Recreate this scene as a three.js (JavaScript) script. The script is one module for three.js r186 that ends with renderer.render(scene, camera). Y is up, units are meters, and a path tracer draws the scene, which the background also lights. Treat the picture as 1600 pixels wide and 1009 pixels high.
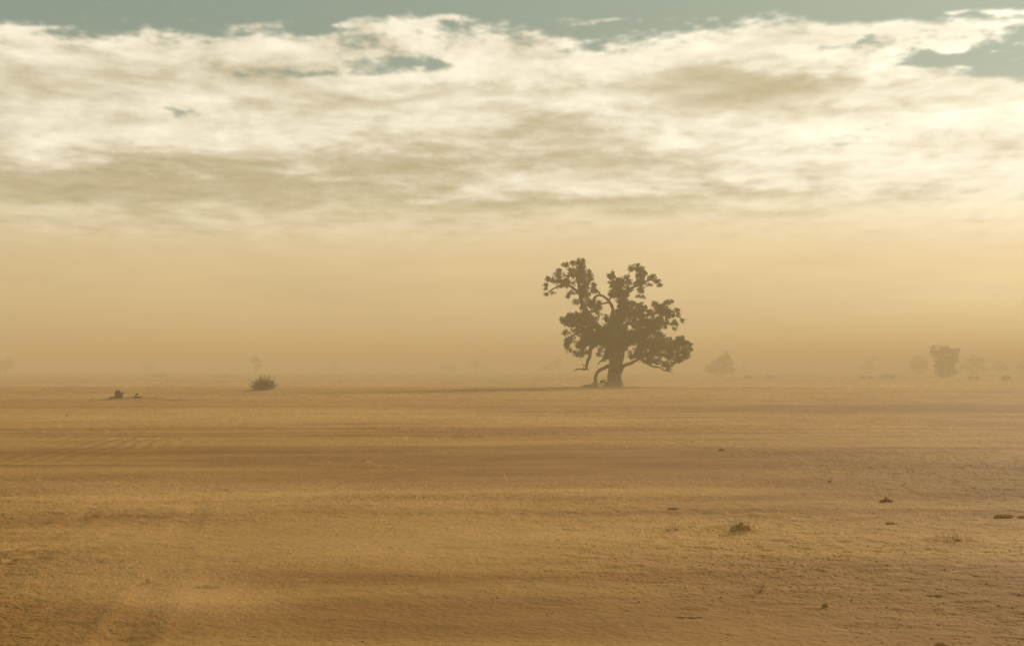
import * as THREE from 'three';
import { mergeGeometries } from 'three/addons/utils/BufferGeometryUtils.js';

// ------------------------------------------------------------------ numbers that set the picture
const EYE = 2.1, FOCAL = 2222, CX = 800, CY = 504.5, HORIZON = 578;      // a 50 mm lens, as pixels of a 1600-wide picture
const PITCH = Math.atan((HORIZON - CY) / FOCAL);
const SUN_AZ = 31, SUN_EL = 14;                                         // degrees right of the view, degrees above the horizon
const rad = THREE.MathUtils.degToRad, clamp = THREE.MathUtils.clamp, lerp = THREE.MathUtils.lerp;
const sstep = (a, b, x) => { const t = clamp((x - a) / (b - a), 0, 1); return t * t * (3 - 2 * t); };

const renderer = new THREE.WebGLRenderer({ antialias: true });
renderer.toneMapping = THREE.LinearToneMapping;
renderer.toneMappingExposure = 1.10;
renderer.shadowMap.enabled = true;
const scene = new THREE.Scene();
const camera = new THREE.PerspectiveCamera(2 * Math.atan(CY / FOCAL) * 180 / Math.PI, 1024 / 645, 0.1, 12000);
camera.position.set(0, EYE, 0);
camera.rotation.set(PITCH, 0, 0);
camera.updateMatrixWorld();

const sunDir = new THREE.Vector3(Math.sin(rad(SUN_AZ)) * Math.cos(rad(SUN_EL)), Math.sin(rad(SUN_EL)), -Math.cos(rad(SUN_AZ)) * Math.cos(rad(SUN_EL)));
const sun = new THREE.DirectionalLight(new THREE.Color().setRGB(1, 0.86, 0.64), 5);
sun.name = 'sun';
sun.position.copy(sunDir).multiplyScalar(400).add(new THREE.Vector3(0, 0, -120));
sun.target.position.set(0, 0, -120);
sun.castShadow = true;
sun.shadow.radius = 20;                                                   // veiled by dust and thin cloud
sun.shadow.mapSize.set(4096, 4096);
Object.assign(sun.shadow.camera, { left: -160, right: 160, top: 120, bottom: -120, near: 1, far: 900 });
scene.add(sun, sun.target);

scene.fog = new THREE.FogExp2(new THREE.Color().setRGB(0.95, 0.68, 0.388), 0.0028);   // airborne dust

// ------------------------------------------------------------------ random numbers and noise
let seed = 7;
const rnd = () => { seed = (seed + 0x6d2b79f5) | 0; let t = Math.imul(seed ^ (seed >>> 15), 1 | seed); t = (t + Math.imul(t ^ (t >>> 7), 61 | t)) ^ t; return ((t ^ (t >>> 14)) >>> 0) / 4294967296; };
const rr = (a, b) => a + (b - a) * rnd();
const gauss = () => Math.sqrt(-2 * Math.log(1 - rnd())) * Math.cos(6.2831853 * rnd());
const PERM = new Uint8Array(512), GX = new Float32Array(256), GY = new Float32Array(256);
for (let i = 0; i < 256; i++) { PERM[i] = i; const a = rnd() * Math.PI * 2; GX[i] = Math.cos(a); GY[i] = Math.sin(a); }
for (let i = 255; i > 0; i--) { const j = Math.floor(rnd() * (i + 1)), t = PERM[i]; PERM[i] = PERM[j]; PERM[j] = t; }
for (let i = 0; i < 256; i++) PERM[256 + i] = PERM[i];
function noise(x, y) {                                                   // gradient noise, about -1 .. 1
  const xf = Math.floor(x), yf = Math.floor(y), X = xf & 255, Y = yf & 255, fx = x - xf, fy = y - yf;
  const u = fx * fx * fx * (fx * (fx * 6 - 15) + 10), v = fy * fy * fy * (fy * (fy * 6 - 15) + 10);
  const a = PERM[X + PERM[Y]], b = PERM[X + 1 + PERM[Y]], c = PERM[X + PERM[Y + 1]], d = PERM[X + 1 + PERM[Y + 1]];
  const p = GX[a] * fx + GY[a] * fy, q = GX[b] * (fx - 1) + GY[b] * fy, r = GX[c] * fx + GY[c] * (fy - 1), s = GX[d] * (fx - 1) + GY[d] * (fy - 1);
  return 1.5 * (p + u * (q - p) + v * (r + u * (s - r) - (p + u * (q - p))));
}
function fbm(x, y, n, gain = 0.5) { let s = 0, a = 1; for (let i = 0; i < n; i++) { s += a * noise(x, y); x = x * 2.03 + 17.1; y = y * 2.03 + 9.7; a *= gain; } return s; }

// ------------------------------------------------------------------ the sky: air, dust haze and a deck of cloud, by direction
const azOf = (x) => Math.atan((x - CX) / FOCAL) * 180 / Math.PI, elOf = (y) => Math.atan((HORIZON - y) / FOCAL) * 180 / Math.PI;
// openings (-) and banks (+) of the deck, then its thicker grey bellies: [azimuth, elevation, half width, half height, amount] in degrees
const F = (x, y, w, h, a) => [azOf(x), elOf(y), w * 0.0257, h * 0.0257, a];
const CLOUD = [
  F(640, 99, 62, 15, -1.25), F(470, 117, 70, 10, -0.95), F(560, 108, 60, 8, -0.5), F(300, 179, 48, 7, -1.3), F(775, 96, 40, 7, -0.4),
  F(1500, 106, 130, 17, -1.7), F(1600, 132, 90, 20, -1.5), F(1310, 228, 70, 14, -0.7), F(1440, 212, 110, 11, -0.75), F(920, 76, 34, 10, -0.75), F(870, 80, 24, 8, -0.5),
  F(1320, 80, 45, 8, -0.8), F(1400, 122, 60, 7, -0.7), F(1240, 85, 20, 6, -0.5), F(360, 125, 26, 5, -0.5), F(255, 150, 30, 5, -0.4), F(500, 48, 40, 10, -0.9), F(300, 45, 14, 9, -0.5), F(60, 60, 60, 9, -0.3),
  F(1440, 62, 190, 14, 0.8), F(1230, 50, 100, 18, 0.75), F(1560, 34, 45, 5, 1.2), F(1495, 93, 26, 6, 1.9), F(1530, 122, 26, 5, 0.8), F(680, 30, 60, 9, 1.2), F(560, 38, 40, 8, 0.8), F(960, 28, 180, 8, 0.75), F(150, 44, 50, 8, 0.7), F(60, 20, 200, 20, -0.7), F(270, 25, 22, 4, 0.7), F(30, 66, 60, 9, 0.7), F(800, 40, 80, 14, 0.4), F(350, 42, 60, 10, 0.6),
  F(1050, 150, 260, 40, 0.5), F(300, 240, 400, 60, 0.4), F(1500, 170, 130, 24, 0.6),
];
const BELLY = [
  F(160, 292, 330, 34, 0.95), F(430, 300, 240, 30, 0.7), F(640, 262, 150, 26, 0.75), F(560, 240, 120, 18, 0.5), F(1150, 122, 100, 19, 1.1), F(1225, 140, 110, 16, 0.95), F(880, 138, 150, 12, 0.5), F(690, 148, 170, 13, 0.5),
  F(870, 190, 110, 22, 0.55), F(900, 235, 140, 25, 0.5), F(740, 215, 120, 18, 0.45), F(380, 112, 150, 14, 0.35), F(250, 130, 200, 12, 0.4), F(90, 100, 130, 8, 0.35), F(1000, 265, 140, 16, 0.5), F(1250, 175, 120, 10, 0.5), F(1450, 150, 160, 10, 0.3),
  F(950, 318, 320, 16, 0.5), F(1230, 300, 160, 10, 0.35), F(1560, 240, 120, 14, 0.3), F(700, 330, 200, 12, 0.4), F(560, 150, 60, 10, 0.3),
];
const bump2 = (list, az, el) => {
  let s = 0;
  for (const [a, e, w, h, k] of list) { const u = (az - a) / w, v = (el - e) / h, q = u * u + v * v; if (q < 6) s += k * Math.exp(-q); }
  return s;
};
const BLUE = [0.225, 0.315, 0.285], WHITE = [1.06, 0.99, 0.79], GREY = [0.52, 0.45, 0.285], DUST = [0.71, 0.555, 0.30], DUSTLOW = [0.68, 0.50, 0.25];
function skyAt(dx, dy, dz, fine, out) {
  const el = Math.asin(dy) * 180 / Math.PI, az = Math.atan2(dx, -dz) * 180 / Math.PI;
  const cosS = dx * sunDir.x + dy * sunDir.y + dz * sunDir.z, ang = Math.acos(clamp(cosS, -1, 1)) * 180 / Math.PI;
  const near = Math.exp(-ang / 11), wide = Math.exp(-ang / 42);
  const k = 1 / (Math.max(dy, 0) + 0.085), X = dx * k, Z = dz * k;
  const wx = 0.10 * noise(X * 2.1 + 5, Z * 2.1), wz = 0.10 * noise(X * 2.1 - 8, Z * 2.1 + 31);
  const big = fbm((X + wx) * 0.85 + 3, (Z + wz) * 0.85, 3, 0.55), small = fbm((X + wx * 0.5) * 6.6, (Z + wz * 0.5) * 5.8 + 40, fine, 0.68);
  const puff = 1 - 2 * Math.abs(noise((X + wx * 0.5) * 12 + 70, (Z + wz * 0.5) * 10 - 4));
  const va = 1.6 * noise(X * 4 + 1, Z * 4 + 8) + 0.8 * noise(X * 11 + 21, Z * 11 + 8) + 0.35 * small, ve = 0.32 * noise(X * 4 + 61, Z * 4 + 3) + 0.2 * noise(X * 11 + 31, Z * 11) + 0.12 * small;
  // the deck reaches up to about 13.5 degrees; scattered cloud beyond
  const edge = 13.35 - 0.5 * sstep(-10, -20, az) - 0.45 * sstep(8, 17, az) + 0.35 * noise(az * 0.09 + 50, 3.3), ramp = sstep(edge + 1.4, edge - 1.1, el), fray = noise(X * 44 + 7, Z * 26) + 0.7 * noise(X * 90, Z * 50 + 9);
  const deck = lerp(-1.15 + 0.9 * sstep(20, 45, el), 0.95, ramp) + bump2(CLOUD, az + va, el + ve);
  const D = deck + 0.34 * big + 0.44 * small + 0.08 * puff + 0.16 * fray;
  const cover = sstep(-0.34, 0.55, D), thick = clamp((D - 0.3) / 1.2, 0, 1);
  const roll = fbm((X + wx) * 2.7 + 11, (Z + wz) * 2.7 + 60, 5, 0.58);
  const side = sstep(-22, 24, az) * sstep(178, 100, Math.abs(az));
  let shade = 0.36 + 1.0 * bump2(BELLY, az + va * 1.3, el + ve * 1.3) - 0.5 * roll - 0.13 * puff - 0.27 * small + 0.2 * (thick - 0.5);
  shade += 0.22 * sstep(9.5, 6, el) - 0.45 * near - 0.22 * side * sstep(13, 4, el);
  shade = 0.47 + 0.56 * Math.tanh((shade - 0.5) * 1.4) - 0.09 * small - 0.06 * fray;
  const rag = 0.9 * noise(X * 0.42 + 2, 5 + 0.1 * Z) + 0.5 * roll, dust = sstep(7.2 + rag, 3.9 + 0.6 * rag, el), low = sstep(4.2, 0.3, el), sunny = 0.75 + 0.78 * wide + 0.85 * near;
  const dim = lerp(0.84, 1.0, sstep(25, 6, el));
  for (let c = 0; c < 3; c++) {
    const air = BLUE[c] * (0.82 + 0.35 * wide) + WHITE[c] * 0.95 * near * 0.18 + (c === 2 ? 0 : 0.02) + 0.5 * DUST[c] * sstep(14, 5, el) * 0.6 + 0.12 * DUST[c] * side;
    const cloud = lerp(WHITE[c], GREY[c], shade) * (0.91 + 0.28 * wide + 0.36 * near) * dim;
    let v = lerp(air, cloud, cover);
    const veil = lerp(DUST[c], DUSTLOW[c], low) * sunny * (1 - 0.05 * roll + 0.07 * fbm(X * 0.9 + 4, el * 0.33 + Z * 0.05, 3));
    v = lerp(v, veil, dust * 0.96);
    v = lerp(v, WHITE[c] * 1.1, clamp(near * 0.5 * (1 - dust * 0.5) * (0.25 + 0.75 * cover), 0, 1));
    out[c] = Math.min(0.94 * v, 2.2);
  }
}
{
  const W = 4096, H = 3072, data = new Float32Array(W * H * 4), o = [0, 0, 0];
  const put = (row, col) => {
    const up = ((row + 0.5) / H - 0.5) * Math.PI, round = ((col + 0.5) / W - 0.5) * 2 * Math.PI;
    skyAt(Math.cos(round) * Math.cos(up), Math.sin(up), Math.sin(round) * Math.cos(up), row < H * 0.61 ? 6 : 3, o);
    const i = (row * W + col) * 4; data[i] = o[0]; data[i + 1] = o[1]; data[i + 2] = o[2]; data[i + 3] = 1;
  };
  for (let row = 0; row < H / 2; row++) for (let col = 0, i = row * W * 4; col < W; col++, i += 4) { data[i] = 0.5; data[i + 1] = 0.33; data[i + 2] = 0.14; data[i + 3] = 1; }
  for (let row = H / 2; row < H; row++) {
    const step = row < H * 0.6 ? 1 : 4;                                  // high up the cloud is worked out more coarsely and spread between
    if (step === 1) { for (let col = 0; col < W; col++) put(row, col); continue; }
    for (let col = 0; col < W; col += step) put(row, col);
    for (let col = 0; col < W; col++) if (col % step) {
      const a = col - (col % step), b = (a + step) % W, t = (col % step) / step;
      for (let c = 0; c < 4; c++) data[(row * W + col) * 4 + c] = lerp(data[(row * W + a) * 4 + c], data[(row * W + b) * 4 + c], t);
    }
  }
  const t = new THREE.DataTexture(data, W, H, THREE.RGBAFormat, THREE.FloatType);
  t.mapping = THREE.EquirectangularReflectionMapping; t.magFilter = THREE.LinearFilter; t.needsUpdate = true;
  scene.background = t; scene.environment = t;
}

// ------------------------------------------------------------------ helpers for things and parts
const taken = new Map();
function numbered(name) { const n = taken.get(name) ?? 0; taken.set(name, n + 1); return n ? name + '_' + String(n).padStart(3, '0') : name; }
function tag(o, label, category, group, kind) {
  if (label) o.userData.label = label;
  if (category) o.userData.category = category;
  if (group) o.userData.group = group;
  if (kind) o.userData.kind = kind;
  return o;
}
function thing(name, label, category, at, turn = 0, group) {
  const o = new THREE.Group();
  o.name = numbered(name); o.position.copy(at); o.rotation.y = turn; scene.add(o);
  return tag(o, label, category, group);
}
function part(name, geometry, material, parent, kind) {
  const m = new THREE.Mesh(geometry, material);
  m.name = name; m.castShadow = m.receiveShadow = true; parent.add(m);
  if (kind) m.userData.kind = kind;
  return m;
}
// a limb: a tapering, slightly knobbly tube through points [x, y, z, radius]
function limb(points, { sides = 8, perMetre = 3, knob = 0.1, flare = 0 } = {}) {
  const curve = new THREE.CatmullRomCurve3(points.map((p) => new THREE.Vector3(p[0], p[1], p[2])), false, 'centripetal');
  const n = Math.max(3, Math.ceil(curve.getLength() * perMetre)), pos = [], uv = [], idx = [], s = rnd() * 100;
  const up = new THREE.Vector3(0.13, 0.2, 0.97), side = new THREE.Vector3(), other = new THREE.Vector3(), tan = new THREE.Vector3(), c = new THREE.Vector3();
  for (let i = 0; i <= n; i++) {
    const t = i / n, k = t * (points.length - 1), a = Math.min(points.length - 2, Math.floor(k)), f = k - a, r0 = points[Math.max(0, a - 1)][3], r1 = points[a][3], r2 = points[a + 1][3], r3 = points[Math.min(points.length - 1, a + 2)][3];
    const r = Math.max(0.3 * Math.min(r1, r2), 0.5 * (2 * r1 + (r2 - r0) * f + (2 * r0 - 5 * r1 + 4 * r2 - r3) * f * f + (3 * r1 - r0 - 3 * r2 + r3) * f * f * f));
    curve.getPoint(t, c); curve.getTangent(t, tan);
    side.crossVectors(tan, up).normalize(); other.crossVectors(side, tan).normalize();
    for (let j = 0; j <= sides; j++) {
      const w = (j % sides) / sides * Math.PI * 2, q = r * (1 + knob * noise(s + (j % sides) * 0.9, t * n * 0.35 + s) + flare * Math.pow(1 - t, 6) * (1 + 0.5 * Math.cos(w * 4 + s)));
      pos.push(c.x + q * (Math.cos(w) * side.x + Math.sin(w) * other.x), c.y + q * (Math.cos(w) * side.y + Math.sin(w) * other.y), c.z + q * (Math.cos(w) * side.z + Math.sin(w) * other.z));
      uv.push(j / sides, t * n / perMetre);
    }
  }
  for (let i = 0; i < n; i++) for (let j = 0; j < sides; j++) { const a = i * (sides + 1) + j, b = a + sides + 1; idx.push(a, a + 1, b, b, a + 1, b + 1); }
  for (const [row, flip] of [[0, 0], [n, 1]]) {                          // close both ends
    const m = pos.length / 3, q = flip ? 1 : 0; curve.getPoint(q, c); pos.push(c.x, c.y, c.z); uv.push(0.5, 0.5);
    for (let j = 0; j < sides; j++) { const a = row * (sides + 1) + j; flip ? idx.push(a, a + 1, m) : idx.push(a + 1, a, m); }
  }
  const g = new THREE.BufferGeometry();
  g.setAttribute('position', new THREE.Float32BufferAttribute(pos, 3)); g.setAttribute('uv', new THREE.Float32BufferAttribute(uv, 2)); g.setIndex(idx); g.computeVertexNormals();
  return g;
}
// many leaves: each a small bent leaf of two triangles, in puffs spread through an ellipsoid
class Leaves {
  constructor(size) { this.size = size; this.p = []; this.uv = []; this.col = []; }
  leaf(x, y, z) {
    const a = rnd() * 6.283, b = Math.acos(rr(-1, 1)), l = this.size * rr(0.7, 1.35), w = l * rr(0.42, 0.6);
    const ux = Math.sin(b) * Math.cos(a), uy = Math.cos(b), uz = Math.sin(b) * Math.sin(a);
    let vx = rr(-1, 1), vy = rr(-1, 1), vz = rr(-1, 1); const d = vx * ux + vy * uy + vz * uz; vx -= d * ux; vy -= d * uy; vz -= d * uz;
    const q = w / 2 / (Math.hypot(vx, vy, vz) || 1); vx *= q; vy *= q; vz *= q;
    const nx = (uy * vz - uz * vy) * 0.6, ny = (uz * vx - ux * vz) * 0.6, nz = (ux * vy - uy * vx) * 0.6;
    const A = [x, y, z], B = [x + ux * l * 0.5 + vx + nx, y + uy * l * 0.5 + vy + ny, z + uz * l * 0.5 + vz + nz], C = [x + ux * l, y + uy * l, z + uz * l], D = [x + ux * l * 0.5 - vx + nx, y + uy * l * 0.5 - vy + ny, z + uz * l * 0.5 - vz + nz];
    this.p.push(...A, ...B, ...C, ...A, ...C, ...D);
    const t = rr(0.75, 1.25), g = rr(-0.012, 0.012);
    for (let i = 0; i < 6; i++) this.col.push((0.055 + g) * t, 0.06 * t, 0.022 * t);
  }
  puff(x, y, z, r, n, keep) { for (let i = 0; i < n; i++) { const q = r * Math.cbrt(rnd()), a = rnd() * 6.283, b = rr(-1, 1), s = Math.sqrt(1 - b * b), X = x + q * s * Math.cos(a), Y = y + q * b * 0.85, Z = z + q * s * Math.sin(a); if (!keep || keep(X, Y)) this.leaf(X, Y, Z); } }
  cloud(x, y, z, rx, ry, rz, puffs, r, n, keep) {
    for (let i = 0; i < puffs; i++) { const a = rnd() * 6.283, q = Math.sqrt(rnd()) * rr(0.85, 1.22), s = rr(0.35, 1.4), X = x + rx * q * Math.cos(a), Y = y + ry * q * Math.sin(a), e = Math.sqrt(rx * ry) * 0.55; this.puff(X + e * noise(X / e * 0.7 + 9, Y / e * 0.7), Y + e * noise(X / e * 0.7, Y / e * 0.7 + 31), z + rz * rr(-1, 1) * Math.sqrt(Math.max(0.05, 1 - 0.7 * q * q)), r * s, Math.ceil(n * s * s), keep); }
  }
  geometry() {
    const g = new THREE.BufferGeometry();
    g.setAttribute('position', new THREE.Float32BufferAttribute(this.p, 3)); g.setAttribute('color', new THREE.Float32BufferAttribute(this.col, 3)); g.computeVertexNormals();
    return g;
  }
}
function tileTexture(size, f, srgb) {                                    // f(u, v) -> grey or [r, g, b] in 0..1; noise on a torus keeps the tile seamless
  const data = new Uint8Array(size * size * 4);
  for (let y = 0; y < size; y++) for (let x = 0; x < size; x++) {
    const v = f(x / size, y / size), i = (y * size + x) * 4;
    for (let c = 0; c < 3; c++) data[i + c] = clamp(Math.round(255 * (v.length ? v[c] : v)), 0, 255);
    data[i + 3] = 255;
  }
  const t = new THREE.DataTexture(data, size, size);
  t.wrapS = t.wrapT = THREE.RepeatWrapping; t.magFilter = THREE.LinearFilter; t.minFilter = THREE.LinearMipmapLinearFilter; t.generateMipmaps = true;
  if (srgb) t.colorSpace = THREE.SRGBColorSpace;
  t.needsUpdate = true;
  return t;
}
// seamless noise with whole periods
function tnoise(u, v, px, py, s) {
  const x = u * px, y = v * py, xf = Math.floor(x), yf = Math.floor(y), fx = x - xf, fy = y - yf, a = fx * fx * (3 - 2 * fx), b = fy * fy * (3 - 2 * fy);
  const h = (i, j) => PERM[(((i % px) + px) % px * 7 + s + PERM[(((j % py) + py) % py * 3 + s) & 255]) & 255] / 255;
  return lerp(lerp(h(xf, yf), h(xf + 1, yf), a), lerp(h(xf, yf + 1), h(xf + 1, yf + 1), a), b);
}

// ------------------------------------------------------------------ materials
const M = {
  bark: new THREE.MeshStandardMaterial({ name: 'bark', color: new THREE.Color().setRGB(0.085, 0.062, 0.04), roughness: 0.95, bumpScale: 0.03, bumpMap: tileTexture(256, (u, v) => 0.6 * tnoise(u, v, 24, 5, 3) + 0.4 * tnoise(u, v, 60, 14, 9)) }),
  deadwood: new THREE.MeshStandardMaterial({ name: 'dead wood', color: new THREE.Color().setRGB(0.11, 0.078, 0.047), roughness: 0.95 }),
  leaf: new THREE.MeshPhysicalMaterial({ name: 'leaves', vertexColors: true, roughness: 0.8, side: THREE.DoubleSide, transmission: 0.3, thickness: 0 }),
  twig: new THREE.MeshStandardMaterial({ name: 'dry twigs', color: new THREE.Color().setRGB(0.36, 0.235, 0.12), roughness: 0.95, side: THREE.DoubleSide }),
  clod: new THREE.MeshPhysicalMaterial({ name: 'dry clods', color: new THREE.Color().setRGB(0.36, 0.185, 0.06), roughness: 0.97, specularIntensity: 0.2 }),
};
M.leaf.transmission = 0.25;

// ------------------------------------------------------------------ the ground
// small rises the photograph shows: [x, z, half width, half depth, height]
const RISES = [];
const pixelRay = (x, y) => new THREE.Vector3((x - CX) / FOCAL, (CY - y) / FOCAL, -1).applyAxisAngle(new THREE.Vector3(1, 0, 0), PITCH).normalize();
function flatAt(x, y) { const d = pixelRay(x, y), t = -EYE / d.y; return [d.x * t, d.z * t]; }
function rise(x, y, w, h, depth = 2) { const [gx, gz] = flatAt(x, y), s = -gz / FOCAL; RISES.push([gx, gz - w * s * 0.3, w * s, w * s * depth * 0.5, h]); }
rise(205, 626, 62, 0.28, 1.3); rise(412, 612, 44, 0.42, 1.2); rise(1150, 829, 60, 0.05, 2.5); rise(1490, 846, 50, 0.035, 2.5); rise(1060, 829, 40, 0.025, 2.5); rise(975, 608, 130, 0.16, 1.4);
const along = [-3.05, -11.2, Math.tan(rad(-9.4))];                        // the wheel track that runs away from the viewer
function relief(x, z) {                                                  // metres above the plain, without the finest grain
  const r = Math.hypot(x, z), far = Math.atan2(x, -z);
  const crest = 163 + 9 * noise(far * 5 + 4, 1.5) - 10 * far;
  let h = 0.10 * sstep(90, crest, r) - 1.25 * sstep(crest + 6, crest + 75, r) + 1.25 * sstep(330, 1000, r);
  h += sstep(80, 140, r) * sstep(260, 180, r) * 0.09 * noise(x * 0.03 + 4, z * 0.05);
  for (const [a, b, w, d, k] of RISES) { const u = (x - a) / w, v = (z - b) / d, q = u * u + v * v; if (q < 7) h += k * Math.exp(-q * 1.4); }
  return h;
}
const rough = (x, z) => clamp(0.36 + 0.5 * noise(x * 0.06 + 3, z * 0.05 + 1) + 0.5 * noise(x * 0.16, z * 0.12 + 7) + 0.30 * sstep(-2, 5, x - 0.05 * -z), 0.05, 1);
function ground(x, z) {
  const r = Math.hypot(x, z), near = sstep(170, 40, r), w = 0.25 * noise(x * 0.7, z * 0.7);
  let h = relief(x, z);
  if (r < 260) {
    const k = rough(x, z);
    h += sstep(260, 120, r) * (0.035 * noise(x * 0.13 + 9, z * 0.22) + 0.022 * noise(x * 0.33, z * 0.62 + 5));
    h += near * (0.15 + 0.85 * k) * (0.013 * noise(x * 1.1, z * 1.5 + w) + 0.011 * noise(x * 2.7 + w, z * 3.3) + 0.008 * noise(x * 6.1, z * 7.3));
    if (r < 70) {
      const f = noise(x * 3.1 + 30 + w * 2, z * 3.9 + 30), c = Math.abs(noise(x * 7.5, z * 9.1 + 12));
      h += near * k * (0.014 * sstep(0.05, 0.35, f) + 0.010 * sstep(0.02, 0.14, c));     // broken crust
      h += near * 0.003 * noise(x * 15, z * 19);
    }
    // wheel track: two shallow ruts with tread bars
    const t = x - (along[0] + (z - along[1]) * -along[2]) - 0.25 * noise(z * 0.05, 2), t2 = t + 1.62;
    for (const s of [t, t2]) { const q = Math.abs(s) / 0.16; if (q < 3 && r < 90) h += sstep(32, 17, r) * ((-0.020 * Math.exp(-q * q) + 0.009 * Math.exp(-(q - 1.7) * (q - 1.7) * 3) + (q < 1 ? 0.005 * Math.sin(z * 22 + s * 8) : 0)) * sstep(-0.3, 0.4, noise(z * 0.13, 4 + s * 0.05))); }
    // churned strip crossed by older tracks on the left
    const churn = sstep(-7.5, -11, x) * sstep(29, 34, r) * sstep(52, 44, r);
    if (churn > 0) h += churn * 0.010 * (Math.sin((x - 0.11 * z) * 13 + 3 * noise(x * 0.5, z * 0.2)) + 0.6 * noise(x * 2.4, z * 0.3)) * sstep(-0.45, 0.35, noise(x * 0.35, z * 0.16 + 5));
  }
  return h;
}
// soil colours: dark crust, sandy loam, pale sand and drifting dust haze painted on in long streaks
const VEIL = [];                                                         // veils of airborne sand put into the soil colour (+), barer dark crust (-)
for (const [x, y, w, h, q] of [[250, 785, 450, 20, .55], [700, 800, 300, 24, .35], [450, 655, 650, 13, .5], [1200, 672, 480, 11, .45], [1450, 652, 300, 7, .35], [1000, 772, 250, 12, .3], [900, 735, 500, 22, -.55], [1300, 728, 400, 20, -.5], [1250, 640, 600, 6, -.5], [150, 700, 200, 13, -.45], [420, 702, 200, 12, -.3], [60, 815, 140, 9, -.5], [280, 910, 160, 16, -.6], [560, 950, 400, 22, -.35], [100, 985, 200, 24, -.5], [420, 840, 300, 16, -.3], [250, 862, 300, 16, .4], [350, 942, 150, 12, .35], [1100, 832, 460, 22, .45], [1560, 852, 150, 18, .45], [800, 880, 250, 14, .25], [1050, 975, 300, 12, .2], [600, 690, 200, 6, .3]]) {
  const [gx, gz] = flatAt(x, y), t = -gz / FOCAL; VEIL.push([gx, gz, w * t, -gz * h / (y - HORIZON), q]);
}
const CRUST = [0.25, 0.113, 0.032], LOAM = [0.395, 0.20, 0.063], SAND = [0.53, 0.288, 0.098], FLAKE_GLINT = [0.78, 0.52, 0.24];
function soil(x, z, out) {
  const r = Math.hypot(x, z), k = rough(x, z), s = 0.8 * noise(x * 0.02, z * 0.05);
  const streak = fbm(x * 0.018 + s, z * 0.105 + x * 0.006 + 20, 4, 0.6), fineStreak = fbm(x * 0.07 + 4, z * 0.55 + x * 0.02, 3, 0.6);
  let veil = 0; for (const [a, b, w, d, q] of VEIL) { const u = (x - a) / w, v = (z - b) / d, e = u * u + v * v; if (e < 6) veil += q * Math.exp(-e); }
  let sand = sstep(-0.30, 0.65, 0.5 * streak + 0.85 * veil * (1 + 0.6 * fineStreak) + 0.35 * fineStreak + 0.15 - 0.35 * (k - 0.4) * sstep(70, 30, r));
  const patch = fbm(x * 0.23, z * 0.40 + 3, 4, 0.6), speck = noise(x * 4.3, z * 5.1 + 90) + 0.7 * noise(x * 10.7 + 5, z * 12.3);
  const grain = sstep(90, 25, r);
  let crust = clamp(0.40 - 0.45 * patch + 0.62 * speck * k * grain - 0.55 * sand, 0, 1);
  const flakeGlint = grain * k * sstep(0.45, 0.9, noise(x * 2.6 + 7, z * 3.4) + 0.5 * noise(x * 7.1, z * 8 + 3)) * (0.35 + 0.65 * sstep(0, 0.5, noise(x * 0.25 + 2, z * 0.2)));  // pale clay flakes, with backlit highlights of the hardpan painted into their colour
  for (let c = 0; c < 3; c++) { let v = lerp(LOAM[c], SAND[c], sand * 0.85); v = lerp(v, CRUST[c], crust * 0.85); out[c] = lerp(v, FLAKE_GLINT[c], flakeGlint * 0.85) * (1 + 0.05 * speck * grain); }
}
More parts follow.
